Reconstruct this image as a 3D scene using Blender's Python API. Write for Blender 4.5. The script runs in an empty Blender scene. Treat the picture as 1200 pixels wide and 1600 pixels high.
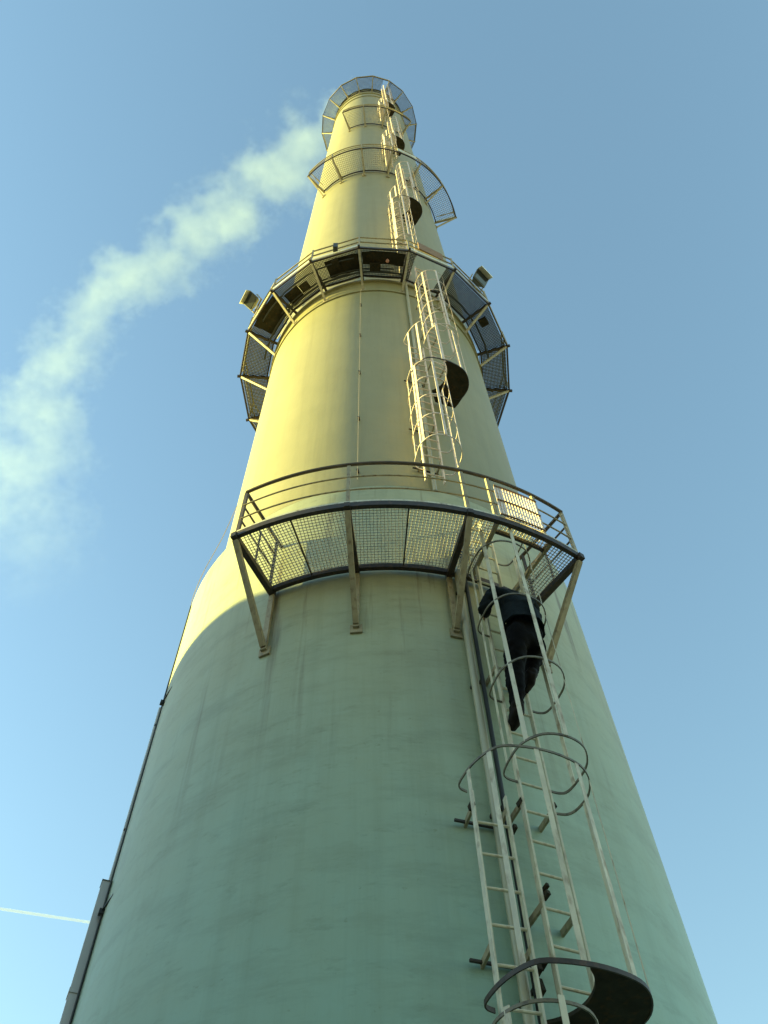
import bpy, bmesh, math, random
from mathutils import Vector, Matrix
random.seed(7)
sin, cos, rad, pi = math.sin, math.cos, math.radians, math.pi
scn = bpy.context.scene
COL = scn.collection

# ------------------------------------------------------------------ camera
EYE = 1.6                                   # camera height; all "z" below are measured from the eye
D = 8.0                                     # metres from the camera to the axis of the chimney
cam_d = bpy.data.cameras.new('camera')
cam = bpy.data.objects.new('camera', cam_d); COL.objects.link(cam); scn.camera = cam
cam_d.sensor_fit = 'VERTICAL'; cam_d.sensor_height = 36.0; cam_d.lens = 1450 / 1600 * 36.0
cam_d.clip_start = 0.05; cam_d.clip_end = 120000
pitch, roll, yaw = rad(61.165), rad(-2.027), rad(0.642)
fw = Vector((sin(yaw) * cos(pitch), cos(yaw) * cos(pitch), sin(pitch)))
r0 = Vector((cos(yaw), -sin(yaw), 0)); u0 = r0.cross(fw)
rt = cos(roll) * r0 + sin(roll) * u0; up = -sin(roll) * r0 + cos(roll) * u0
cam.matrix_world = Matrix(((rt.x, up.x, -fw.x, 0), (rt.y, up.y, -fw.y, 0), (rt.z, up.z, -fw.z, EYE), (0, 0, 0, 1)))

# ------------------------------------------------------------------ light
SUN_AZ, SUN_EL = rad(-98.5), rad(14.0)      # azimuth round the chimney, 0 = towards the camera, + = right
to_sun = Vector((sin(SUN_AZ) * cos(SUN_EL), -cos(SUN_AZ) * cos(SUN_EL), sin(SUN_EL)))
world = bpy.data.worlds.new('World'); scn.world = world; world.use_nodes = True
wn = world.node_tree; wn.nodes.clear()
sky = wn.nodes.new('ShaderNodeTexSky'); sky.sky_type = 'NISHITA'; sky.sun_disc = False
sky.sun_elevation = SUN_EL; sky.sun_rotation = math.atan2(to_sun.x, to_sun.y)
sky.altitude = 100; sky.air_density = 1.5; sky.dust_density = 0.25; sky.ozone_density = 2.2
bg = wn.nodes.new('ShaderNodeBackground'); bg.inputs['Strength'].default_value = 0.085
wo = wn.nodes.new('ShaderNodeOutputWorld')
tint = wn.nodes.new('ShaderNodeMix'); tint.data_type = 'RGBA'; tint.blend_type = 'MULTIPLY'; tint.inputs[0].default_value = 1.0
tint.inputs[7].default_value = (1.01, 1.08, 0.96, 1)      # the phone's cool-green white balance
wn.links.new(sky.outputs[0], tint.inputs[6]); wn.links.new(tint.outputs[2], bg.inputs['Color']); wn.links.new(bg.outputs[0], wo.inputs['Surface'])
sun_d = bpy.data.lights.new('sun', 'SUN'); sun_d.energy = 5.0; sun_d.angle = rad(0.53); sun_d.color = (1.0, 0.90, 0.24)
sun = bpy.data.objects.new('sun', sun_d); COL.objects.link(sun)
sun.rotation_euler = to_sun.to_track_quat('Z', 'Y').to_euler(); sun.location = (-40, 20, 60)
scn.view_settings.view_transform = 'Standard'; scn.view_settings.look = 'None'
scn.view_settings.gamma = 1.0; scn.view_settings.use_curve_mapping = False
scn.view_settings.exposure = 2.11

# ------------------------------------------------------------------ materials
MAT = {}
def material(name, base, rough=0.6, metal=0.0, vary=0.12, scale=(6, 6, 6), dirt=None, dirt_amt=0.0, bump=0.0, detail=6):
    m = bpy.data.materials.new(name); m.use_nodes = True; nt = m.node_tree; N = nt.nodes; L = nt.links
    b = N['Principled BSDF']; b.inputs['Roughness'].default_value = rough; b.inputs['Metallic'].default_value = metal
    tc = N.new('ShaderNodeTexCoord'); mp = N.new('ShaderNodeMapping'); mp.inputs['Scale'].default_value = scale
    L.new(tc.outputs['Object'], mp.inputs['Vector'])
    nz = N.new('ShaderNodeTexNoise'); nz.inputs['Scale'].default_value = 1.0; nz.inputs['Detail'].default_value = detail
    nz.inputs['Roughness'].default_value = 0.62
    L.new(mp.outputs[0], nz.inputs['Vector'])
    rp = N.new('ShaderNodeValToRGB'); c = base
    rp.color_ramp.elements[0].position = 0.3; rp.color_ramp.elements[1].position = 0.72
    rp.color_ramp.elements[0].color = tuple(v * (1 - vary) for v in c) + (1,)
    rp.color_ramp.elements[1].color = tuple(min(1, v * (1 + vary)) for v in c) + (1,)
    L.new(nz.outputs['Fac'], rp.inputs['Fac']); out = rp.outputs['Color']
    if dirt:
        n2 = N.new('ShaderNodeTexNoise'); n2.inputs['Scale'].default_value = 2.3; n2.inputs['Detail'].default_value = 8
        L.new(mp.outputs[0], n2.inputs['Vector'])
        r2 = N.new('ShaderNodeValToRGB'); r2.color_ramp.elements[0].position = 0.52; r2.color_ramp.elements[1].position = 0.72
        r2.color_ramp.elements[0].color = (0, 0, 0, 1); r2.color_ramp.elements[1].color = (dirt_amt,) * 3 + (1,)
        L.new(n2.outputs['Fac'], r2.inputs['Fac'])
        mx = N.new('ShaderNodeMix'); mx.data_type = 'RGBA'; L.new(r2.outputs['Color'], mx.inputs[0])
        L.new(out, mx.inputs[6]); mx.inputs[7].default_value = tuple(dirt) + (1,); out = mx.outputs[2]
    L.new(out, b.inputs['Base Color'])
    if bump:
        bp = N.new('ShaderNodeBump'); bp.inputs['Strength'].default_value = bump; bp.inputs['Distance'].default_value = 0.02
        L.new(nz.outputs['Fac'], bp.inputs['Height']); L.new(bp.outputs[0], b.inputs['Normal'])
    MAT[name] = m; return m

def tower_paint(name, base, streak, shade_tint=None, grime=False):
    m = bpy.data.materials.new(name); m.use_nodes = True; nt = m.node_tree; N = nt.nodes; L = nt.links
    b = N['Principled BSDF']; b.inputs['Roughness'].default_value = 0.5
    tc = N.new('ShaderNodeTexCoord')
    def noise(sc, s, det, ro):
        mp = N.new('ShaderNodeMapping'); mp.inputs['Scale'].default_value = sc
        L.new(tc.outputs['Object'], mp.inputs['Vector'])
        n = N.new('ShaderNodeTexNoise'); n.inputs['Scale'].default_value = s; n.inputs['Detail'].default_value = det
        n.inputs['Roughness'].default_value = ro; L.new(mp.outputs[0], n.inputs['Vector']); return n
    def ramp(src, p0, p1, v0, v1):
        r = N.new('ShaderNodeMapRange'); r.inputs[1].default_value = p0; r.inputs[2].default_value = p1
        r.inputs[3].default_value = v0; r.inputs[4].default_value = v1; L.new(src, r.inputs[0]); return r.outputs[0]
    def mix(f, a, col):
        x = N.new('ShaderNodeMix'); x.data_type = 'RGBA'; L.new(f, x.inputs[0])
        if isinstance(a, tuple): x.inputs[6].default_value = a + (1,)
        else: L.new(a, x.inputs[6])
        x.inputs[7].default_value = col + (1,); return x.outputs[2]
    run = noise((5, 5, 0.16), 1.0, 8, 0.68)             # long rain runs
    fine = noise((26, 26, 1.4), 1.0, 7, 0.72)           # fine brushed streaks
    blot = noise((1, 1, 0.8), 1.3, 8, 0.66)            # broad weathering
    spk = noise((1, 1, 1), 16.0, 5, 0.6)               # speckle
    c = mix(ramp(blot.outputs['Fac'], .35, .70, 0, .8), base, tuple(v * k for v, k in zip(base, (.86, .88, .84))))
    c = mix(ramp(run.outputs['Fac'], .50, .74, 0, .75 * streak), c, tuple(v * k for v, k in zip(base, (.62, .62, .55))))
    c = mix(ramp(fine.outputs['Fac'], .55, .80, 0, .55 * streak), c, tuple(v * k for v, k in zip(base, (.70, .68, .62))))
    c = mix(ramp(spk.outputs['Fac'], .66, .74, 0, .5), c, tuple(v * k for v, k in zip(base, (.6, .55, .45))))
    if grime:
        sm = noise((1.1, 1.1, 4.2), 1.0, 8, 0.70); c = mix(ramp(sm.outputs['Fac'], .48, .68, 0, .48), c, tuple(v * k for v, k in zip(base, (.62, .60, .56))))
        s2 = noise((3.2, 3.2, 9.0), 1.0, 6, 0.72); c = mix(ramp(s2.outputs['Fac'], .56, .72, 0, .45), c, tuple(v * k for v, k in zip(base, (.55, .52, .46))))
        rs = noise((7, 7, 0.35), 1.0, 5, 0.6); zc = N.new('ShaderNodeSeparateXYZ'); L.new(tc.outputs['Object'], zc.inputs[0])
        mm = N.new('ShaderNodeMath'); mm.operation = 'MULTIPLY'; L.new(ramp(rs.outputs['Fac'], .57, .72, 0, .8), mm.inputs[0]); L.new(ramp(zc.outputs['Z'], 6.6, 9.6, 0, 1), mm.inputs[1])
        c = mix(mm.outputs[0], c, (0.17, 0.13, 0.07))
    if shade_tint:                                           # teal cast of the shade towards the foot, painted into the colour
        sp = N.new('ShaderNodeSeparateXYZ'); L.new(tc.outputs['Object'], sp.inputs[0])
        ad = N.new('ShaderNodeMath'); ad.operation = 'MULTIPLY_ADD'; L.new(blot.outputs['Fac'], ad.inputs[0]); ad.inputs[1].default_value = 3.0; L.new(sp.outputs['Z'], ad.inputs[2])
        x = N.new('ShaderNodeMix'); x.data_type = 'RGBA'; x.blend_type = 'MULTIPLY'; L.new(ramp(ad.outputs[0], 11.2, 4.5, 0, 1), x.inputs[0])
        L.new(c, x.inputs[6]); x.inputs[7].default_value = shade_tint + (1,); c = x.outputs[2]
    L.new(c, b.inputs['Base Color'])
    bp = N.new('ShaderNodeBump'); bp.inputs['Strength'].default_value = 0.25; bp.inputs['Distance'].default_value = 0.03
    L.new(blot.outputs['Fac'], bp.inputs['Height'])
    b2 = N.new('ShaderNodeBump'); b2.inputs['Strength'].default_value = 0.12; b2.inputs['Distance'].default_value = 0.004
    L.new(spk.outputs['Fac'], b2.inputs['Height']); L.new(bp.outputs[0], b2.inputs['Normal'])
    L.new(b2.outputs[0], b.inputs['Normal'])
    MAT[name] = m; return m

tower_paint('paint_upper', (0.295, 0.265, 0.135), 0.6)
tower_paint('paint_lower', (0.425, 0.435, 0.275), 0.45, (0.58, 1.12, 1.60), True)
material('ladder_steel', (0.62, 0.60, 0.47), 0.5, 0.0, 0.18, (7, 7, 3), (0.22, 0.13, 0.06), 0.7)
material('hoop_steel', (0.17, 0.15, 0.10), 0.5, 0.1, 0.25, (9, 9, 9), (0.05, 0.04, 0.03), 0.8)
material('frame_steel', (0.045, 0.034, 0.026), 0.55, 0.1, 0.3, (9, 9, 9), (0.12, 0.07, 0.04), 0.7)
material('bracket_steel', (0.34, 0.29, 0.18), 0.6, 0.0, 0.2, (9, 9, 5), (0.14, 0.08, 0.04), 0.7)
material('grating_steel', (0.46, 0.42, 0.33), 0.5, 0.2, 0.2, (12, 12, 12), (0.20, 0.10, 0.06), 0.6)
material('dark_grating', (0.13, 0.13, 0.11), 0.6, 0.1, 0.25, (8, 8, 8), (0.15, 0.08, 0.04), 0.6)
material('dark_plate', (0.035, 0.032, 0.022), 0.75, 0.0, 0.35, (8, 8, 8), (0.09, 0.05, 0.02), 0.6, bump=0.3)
material('rail_brown', (0.10, 0.075, 0.055), 0.6, 0.0, 0.25, (9, 9, 9))
material('ladder_upper', (0.72, 0.60, 0.52), 0.5, 0.0, 0.15, (7, 7, 3), (0.30, 0.16, 0.10), 0.6)
material('rusty_plate', (0.26, 0.15, 0.07), 0.7, 0.0, 0.25, (7, 7, 7), (0.12, 0.06, 0.03), 0.7)
material('pale_plate', (0.66, 0.64, 0.52), 0.45, 0.0, 0.12, (7, 7, 7))
material('white_mesh', (0.85, 0.72, 0.66), 0.4, 0.0, 0.1, (9, 9, 9), (0.35, 0.18, 0.10), 0.5)
material('conduit_grey', (0.40, 0.38, 0.27), 0.45, 0.2, 0.15, (9, 9, 1))
material('cable_black', (0.035, 0.04, 0.045), 0.6, 0.0, 0.2, (9, 9, 2))
material('duct_grey', (0.52, 0.52, 0.52), 0.45, 0.2, 0.12, (8, 8, 1))
material('wire_pale', (0.32, 0.26, 0.20), 0.5, 0.2, 0.2, (9, 9, 1))
material('lamp_housing', (0.10, 0.10, 0.08), 0.5, 0.3, 0.25, (12, 12, 12))
material('lamp_reflector', (0.72, 0.70, 0.62), 0.25, 0.4, 0.05, (5, 5, 5))
material('red_lens', (0.50, 0.24, 0.20), 0.3, 0.0, 0.05, (5, 5, 5))
material('jacket', (0.006, 0.010, 0.012), 0.8, 0.0, 0.4, (14, 14, 14), bump=0.5)
material('trousers', (0.003, 0.003, 0.004), 0.85, 0.0, 0.4, (16, 16, 16), bump=0.5)
material('boots', (0.012, 0.010, 0.009), 0.6, 0.0, 0.3, (16, 16, 16))
material('skin', (0.42, 0.25, 0.17), 0.5, 0.0, 0.08, (14, 14, 14))
material('hair', (0.02, 0.015, 0.01), 0.6, 0.0, 0.3, (30, 30, 30))
material('soot', (0.03, 0.03, 0.03), 0.9, 0.0, 0.3, (3, 3, 3))
material('yard', (0.23, 0.21, 0.15), 0.9, 0.0, 0.25, (0.35, 0.35, 0.35), (0.10, 0.11, 0.05), 0.8)
material('hall_wall', (0.26, 0.23, 0.19), 0.8, 0.0, 0.12, (1.2, 1.2, 1.2))
material('hall_roof', (0.20, 0.19, 0.18), 0.8, 0.0, 0.15, (1.0, 1.0, 1.0))
for k in ('jacket', 'trousers', 'boots', 'dark_plate'): MAT[k].node_tree.nodes['Principled BSDF'].inputs['Specular IOR Level'].default_value = 0.12
mg = bpy.data.materials.new('glass_dark'); mg.use_nodes = True
mg.node_tree.nodes['Principled BSDF'].inputs['Base Color'].default_value = (0.03, 0.035, 0.035, 1)
mg.node_tree.nodes['Principled BSDF'].inputs['Roughness'].default_value = 0.08
MAT['glass_dark'] = mg

# ------------------------------------------------------------------ builders
def tag(o, label=None, cat=None, group=None, kind=None):
    if label: o['label'] = label
    if cat: o['category'] = cat
    if group: o['group'] = group
    if kind: o['kind'] = kind
    return o
def pol(R, deg, z):                          # a point round the chimney's axis; z from eye level
    a = rad(deg); return Vector((R * sin(a), D - R * cos(a), z + EYE))
def loc(phi, t, r, z):                       # frame of a ladder standing at angle phi: t along, r out from the axis
    a = rad(phi); return Vector((r * sin(a) + t * cos(a), D - r * cos(a) + t * sin(a), z + EYE))
def thing(name, at, label, cat, group=None):
    e = bpy.data.objects.new(name, None); e.location = at; e.empty_display_size = 0.2
    COL.objects.link(e); return tag(e, label, cat, group)
def org(parent):
    o = Vector((0, 0, 0)); q = parent
    while q is not None: o += q.location; q = q.parent
    return o
class MB:
    def __init__(s): s.v = []; s.f = []; s.sm = False
    def add(s, vs, fs):
        n = len(s.v); s.v += [Vector(q) for q in vs]; s.f += [tuple(i + n for i in f) for f in fs]; return s
    def box8(s, P): return s.add(P, [(0, 3, 2, 1), (4, 5, 6, 7), (0, 1, 5, 4), (1, 2, 6, 5), (2, 3, 7, 6), (3, 0, 4, 7)])
    def beam(s, a, b, w, h, upv=(0, 0, 1)):
        a, b = Vector(a), Vector(b); d = (b - a).normalized(); u = Vector(upv); x = d.cross(u)
        if x.length < 1e-4: x = d.cross(Vector((1, 0, 0)))
        x.normalize(); u = x.cross(d); x = x * (w / 2); u = u * (h / 2)
        return s.box8([a - x - u, a + x - u, a + x + u, a - x + u, b - x - u, b + x - u, b + x + u, b - x + u])
    def sweep(s, pts, w, h, upv=(0, 0, 1), closed=False):     # rectangular section along a polyline: w across, h along upv
        pts = [Vector(q) for q in pts]; n = len(pts); U = Vector(upv); rings = []
        for i in range(n):
            if closed: d = pts[(i + 1) % n] - pts[i - 1]
            else: d = pts[min(i + 1, n - 1)] - pts[max(i - 1, 0)]
            d.normalize(); x = d.cross(U).normalized() * (w / 2); u = U * (h / 2)
            rings.append([pts[i] - x - u, pts[i] + x - u, pts[i] + x + u, pts[i] - x + u])
        vs = [q for r in rings for q in r]; fs = []
        for i in range(n if closed else n - 1):
            j = (i + 1) % n
            for k in range(4): fs.append((4 * i + k, 4 * i + (k + 1) % 4, 4 * j + (k + 1) % 4, 4 * j + k))
        if not closed: fs += [(3, 2, 1, 0), tuple(4 * (n - 1) + k for k in range(4))]
        return s.add(vs, fs)
    def tube(s, pts, r, seg=8, closed=False, cap=True):
        pts = [Vector(q) for q in pts]; n = len(pts); vs = []; fs = []; prev = None; s.sm = True
        for i in range(n):
            if closed: d = pts[(i + 1) % n] - pts[i - 1]
            else: d = pts[min(i + 1, n - 1)] - pts[max(i - 1, 0)]
            d.normalize()
            x = (prev - d * prev.dot(d)) if prev else (d.cross(Vector((0, 0, 1))) if abs(d.z) < .9 else d.cross(Vector((1, 0, 0))))
            x.normalize(); prev = x; y = d.cross(x); rr = r[i] if isinstance(r, (list, tuple)) else r
            vs += [pts[i] + (x * cos(2 * pi * k / seg) + y * sin(2 * pi * k / seg)) * rr for k in range(seg)]
        for i in range(n if closed else n - 1):
            j = (i + 1) % n
            for k in range(seg): fs.append((seg * i + k, seg * i + (k + 1) % seg, seg * j + (k + 1) % seg, seg * j + k))
        if cap and not closed: fs += [tuple(range(seg - 1, -1, -1)), tuple(seg * (n - 1) + k for k in range(seg))]
        return s.add(vs, fs)
    def lathe(s, prof, seg=160, cx=0, cy=D, closed=False):   # prof: (R, z from eye level)
        vs = []; fs = []; n = len(prof); s.sm = True
        for R, z in prof:
            vs += [Vector((cx + R * sin(2 * pi * k / seg), cy - R * cos(2 * pi * k / seg), z + EYE)) for k in range(seg)]
        for i in range(n if closed else n - 1):
            j = (i + 1) % n
            for k in range(seg): fs.append((seg * i + k, seg * i + (k + 1) % seg, seg * j + (k + 1) % seg, seg * j + k))
        return s.add(vs, fs)
    def build(s, name, mat, parent=None, smooth=None, at=None):
        o0 = org(parent) if parent else Vector((0, 0, 0))
        if at is not None: o0 = o0 + (Vector(at) - o0)
        me = bpy.data.meshes.new(name); me.from_pydata([tuple(v - o0) for v in s.v], [], s.f)
        me.materials.append(MAT[mat]); me.validate()
        bm = bmesh.new(); bm.from_mesh(me); bmesh.ops.recalc_face_normals(bm, faces=bm.faces); bm.to_mesh(me); bm.free()
        if s.sm if smooth is None else smooth:
            me.polygons.foreach_set('use_smooth', [True] * len(me.polygons)); me.update()
            try: me.set_sharp_from_angle(angle=rad(40))
            except Exception: pass
        o = bpy.data.objects.new(name, me); COL.objects.link(o)
        if parent: o.parent = parent
        if at is not None: o.location = Vector(at) - (org(parent) if parent else Vector((0, 0, 0)))
        return o
def copies(src, offs):                       # more of one part, sharing its mesh
    for d in offs:
        c = src.copy(); COL.objects.link(c); c.parent = src.parent; c.location = src.location + Vector(d)
def smooth_path(ctrl, n=8):                  # Catmull-Rom through control points
    P = [Vector(q) for q in ctrl]; P = [2 * P[0] - P[1]] + P + [2 * P[-1] - P[-2]]; out = []
    for i in range(1, len(P) - 2):
        for k in range(n):
            t = k / n; a, b, c, d = P[i - 1:i + 3]
            out.append(.5 * ((2 * b) + (c - a) * t + (2 * a - 5 * b + 4 * c - d) * t * t + (3 * b - a - 3 * c + d) * t ** 3))
    return out + [P[-2]]
def arc(R, a0, a1, z, n=None):
    n = n or max(2, int(abs(a1 - a0) / 1.5) + 1)
    return [pol(R, a0 + (a1 - a0) * i / n, z) for i in range(n + 1)]

# ------------------------------------------------------------------ ground
g = MB(); n = 96; g.v = [Vector((0, D, 0))] + [Vector((6000 * cos(2 * pi * k / n), 6000 * sin(2 * pi * k / n), 0)) for k in range(n)]
g.f = [(0, 1 + k, 1 + (k + 1) % n) for k in range(n)]
tag(g.build('ground', 'yard'), kind='structure')

# works hall to the left, out of the picture: its roof edge throws the shade over the foot of the chimney
def flat_hall(name, p0, along, back, length, depth, height, label, nwin):
    a = Vector((along[0], along[1], 0)).normalized(); b = Vector((back[0], back[1], 0)).normalized(); p0 = Vector((p0[0], p0[1], 0))
    H = thing(name, p0 + a * length / 2 + b * depth / 2, label, 'building')
    def blk(u0, u1, v0, v1, z0, z1):
        q = [p0 + a * u + b * v for u, v in ((u0, v0), (u1, v0), (u1, v1), (u0, v1))]
        return MB().box8([x + Vector((0, 0, z0)) for x in q] + [x + Vector((0, 0, z1)) for x in q])
    blk(0, length, .15, depth, 0, height - .3).build('wall', 'hall_wall', H)
    blk(-.2, length + .2, 0, depth + .2, height - .3, height).build('roof', 'hall_roof', H)
    w = blk(1.5, 4.2, .09, .30, 1.2, 3.6); wi = w.build('window', 'glass_dark', H)
    copies(wi, [a * (length - 3) / nwin * k for k in range(1, nwin)] + [a * (length - 3) / nwin * k + Vector((0, 0, 4.4)) for k in range(nwin)])
    return H
_n, _e = Vector((-.600, .800, 0)), Vector((.800, .600, 0))
_c = Vector((0, D, 0)) + _n * 9.0
flat_hall('works_hall', _c - _e * 52, _e, _n, 52 - 12.5, 14, 8.818 + .3536 * 9.0 + EYE, 'long flat roofed works hall standing across the yard from the chimney', 8)
flat_hall('sky_blocker', (32, -20), (-1, 0), (0, -1), 64, 16, 17, 'large unseen block added behind the camera to keep skylight off the chimney base', 12)  # added out of view: blocks low skylight so the lower shell darkens

# ------------------------------------------------------------------ chimney
R1, R2 = 2.715, 2.457
ZRIM, ZTOP = 10.28, 72.9
chim = thing('chimney', (0, D, 0), 'tall pale painted steel chimney with a wider base, lit yellow on one side', 'chimney')
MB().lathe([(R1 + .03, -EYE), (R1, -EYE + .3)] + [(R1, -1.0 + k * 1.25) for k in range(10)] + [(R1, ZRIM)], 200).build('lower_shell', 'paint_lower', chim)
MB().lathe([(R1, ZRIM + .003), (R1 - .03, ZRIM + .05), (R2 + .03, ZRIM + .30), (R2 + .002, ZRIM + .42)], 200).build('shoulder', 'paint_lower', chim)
MB().lathe([(R2, ZRIM + .30)] + [(R2, 11 + k * 2.5) for k in range(25)] + [(R2, ZTOP)], 200).build('upper_shell', 'paint_upper', chim)
for z0, z1, k in ((20.06, 20.16, .030), (20.80, 20.90, .045), (67.6, 67.9, .05), (69.6, 69.95, .06)):
    MB().lathe([(R2 - .01, z0), (R2 + k, z0 + .003), (R2 + k, z1 - .003), (R2 - .01, z1)], 160).build('flange', 'paint_upper', chim, smooth=False)
MB().lathe([(R2 - .02, ZTOP - .02), (R2 + .07, ZTOP - .02), (R2 + .07, ZTOP + .10), (R2 - .45, ZTOP + .12), (R2 - .45, ZTOP - 6)], 120).build('top_rim', 'soot', chim)

# ------------------------------------------------------------------ gratings
def grating(name, a0, a1, Ri, Ro, z, mat, parent, pitch_t=.037, pitch_r=.033, th=.0042, depth=.016, flat=False, gap=.004):
    """open bar grating filling one bay between two radii; flat = straight (polygon) edges"""
    am, h = (a0 + a1) / 2, rad(abs(a1 - a0) / 2); m = MB(); fx = gap / 2 + .002
    P = lambda t, r, zz: loc(am, t, r, zz)
    kf = cos(h)
    ro_ = lambda t: (Ro * kf if flat else math.sqrt(max(0, Ro * Ro - t * t)))
    ri_ = lambda t: (Ri * kf if flat else math.sqrt(max(0, Ri * Ri - t * t)))
    tm = Ro * math.sin(h); k = int(tm / pitch_t)
    for i in range(-k, k + 1):
        t = (i + .5) * pitch_t
        r_in, r_out = max(ri_(t), (abs(t) + fx) / math.tan(h)), ro_(t)
        if abs(t) < tm - fx and r_out - r_in > .02:
            m.beam(P(t, r_in, z), P(t, r_out, z), th, depth)
    r = Ri * kf + pitch_r / 2
    while r < (Ro * kf if flat else Ro):
        t1 = r * math.tan(h) - fx
        if not flat:
            if r > Ro * kf: t1 = min(t1, math.sqrt(max(0, Ro * Ro - r * r)))
            t0 = math.sqrt(Ri * Ri - r * r) if r < Ri else 0
        else: t0 = 0
        if t1 > t0 + .01:
            if t0 > 0:
                m.beam(P(-t1, r, z), P(-t0, r, z), th, depth * .6); m.beam(P(t0, r, z), P(t1, r, z), th, depth * .6)
            else: m.beam(P(-t1, r, z), P(t1, r, z), th, depth * .6)
        r += pitch_r
    return m.build(name, mat, parent)
def plate(name, a0, a1, Ri, Ro, z, th, mat, parent):
    m = MB(); n = max(1, int((a1 - a0) / 4)); vs = []
    for zz in (z - th / 2, z + th / 2):
        vs += [pol(Ro, a0 + (a1 - a0) * i / n, zz) for i in range(n + 1)] + [pol(Ri, a1 + (a0 - a1) * i / n, zz) for i in range(n + 1)]
    k = 2 * n + 2; fs = [tuple(range(k)), tuple(range(2 * k - 1, k - 1, -1))] + [(i, (i + 1) % k, k + (i + 1) % k, k + i) for i in range(k)]
    m.add(vs, fs); return m.build(name, mat, parent)

# ------------------------------------------------------------------ walkway 1 (round the foot, broken round the back)
Z1, RO1, RI1 = 8.32, 3.52, R1 + .035
B1 = [-24.9, -5.2, 15.2, 36.4]
p1 = thing('walkway_platform', pol(R1, 5, Z1), 'curved grating walkway on long brackets with a climber entering its hatch', 'platform', 'walkways round the chimney')
MB().sweep(arc(RO1, B1[0], B1[-1], Z1 - .02), .045, .085).build('outer_channel', 'frame_steel', p1)
MB().sweep(arc(RI1 + .03, B1[0], B1[-1], Z1 - .03), .045, .075).build('inner_channel', 'frame_steel', p1)
for a in B1:                                  # each bracket: radial beam, strut and wall post
    m = MB(); m.beam(pol(R1 + .01, a, Z1 - .055), pol(RO1 + .05, a, Z1 - .055), .06, .08); rb = m.build('radial_beam', 'frame_steel', p1)
    m = MB(); m.beam(pol(RO1 - .01, a, Z1 - .10), pol(R1 + .045, a, Z1 - 1.0), .055, .05, (sin(rad(a)), -cos(rad(a)), .3)); m.build('strut', 'bracket_steel', p1)
    m = MB(); m.beam(pol(R1 + .035, a, Z1 - .10), pol(R1 + .035, a, Z1 - 1.04), .06, .03, (sin(rad(a)), -cos(rad(a)), 0)); wp = m.build('wall_post', 'bracket_steel', p1)
    m = MB(); m.beam(pol(R1 + .012, a, Z1 - .98), pol(R1 + .012, a, Z1 - 1.10), .12, .02, (sin(rad(a)), -cos(rad(a)), 0)); m.build('foot_plate', 'bracket_steel', wp)
gp = [(-24.6, -15.2), (-15.0, -5.4), (-5.0, 4.9), (5.1, 15.0), (15.4, 20.3), (30.7, 36.2)]
for a0, a1 in gp: grating('grating_panel', a0, a1, RI1 + .06, RO1 - .03, Z1, 'grating_steel', p1)
grating('grating_panel', 20.3, 30.7, 3.40, RO1 - .03, Z1, 'grating_steel', p1)
for a in (-15.1, 5.0, 20.35, 30.6):
    m = MB(); m.beam(pol(RI1 + .04, a, Z1 - .02), pol(RO1 - .03, a, Z1 - .02), .035 if a > 18 else .014, .06 if a > 18 else .03); m.build('cross_bar', 'bracket_steel' if a > 18 else 'frame_steel', p1)
m = MB(); m.sweep(arc(3.385, 20.3, 30.7, Z1 - .015), .03, .05); m.build('hatch_edge', 'frame_steel', p1)
for dz, rr, mt in ((.95, .022, 'rail_brown'), (.64, .010, 'bracket_steel'), (.34, .010, 'bracket_steel')):
    MB().tube(arc(RO1, B1[0], B1[-1], Z1 + dz), rr, 8).build('handrail' if dz > .9 else 'guard_rail', mt, p1)
MB().sweep(arc(RO1 + .004, B1[0], B1[-1], Z1 + .055), .010, .045).build('toe_board', 'ladder_steel', p1)
for a in (-24.9, -5.2, 15.2, 20.2, 29.6, 36.4):
    m = MB(); m.beam(pol(RO1 - .012, a, Z1 + .02), pol(RO1 - .012, a, Z1 + .955), .04, .03, (sin(rad(a)), -cos(rad(a)), 0)); m.build('post', 'bracket_steel' if a > -10 else 'frame_steel', p1)
for a in (B1[0], B1[-1]):                     # end guards from the outer post back to the shell
    m = MB(); m.tube([pol(RO1, a, Z1 + .95), pol(R2 + .25, a, Z1 + .95)], .022); m.build('end_rail', 'frame_steel', p1)
    for dz in (.34, .64):
        m = MB(); m.tube([pol(RO1, a, Z1 + dz), pol(R1 + .12, a, Z1 + dz)], .012); m.build('end_rail', 'frame_steel', p1)
    m = MB(); m.beam(pol(R1 + .10, a, Z1), pol(R1 + .10, a, Z1 + .95), .04, .03); m.build('post', 'frame_steel', p1)
    m = MB(); m.beam(pol(R1 + .42, a, Z1), pol(R1 + .42, a, Z1 + .66), .02, .02); m.build('post', 'frame_steel', p1)
# slatted guard panel beside the hatch
for i in range(15):
    a = 20.9 + i * (29.0 - 20.9) / 14
    m = MB(); m.beam(pol(RO1 + .03, a, Z1 + .06), pol(RO1 + .03, a, Z1 + .70), .022, .010, (sin(rad(a)), -cos(rad(a)), 0)); m.build('slat', 'white_mesh', p1)
for dz in (.06, .38, .70): MB().sweep(arc(RO1 + .045, 20.7, 29.2, Z1 + dz), .012, .018).build('slat_rail', 'rusty_plate', p1)

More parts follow.
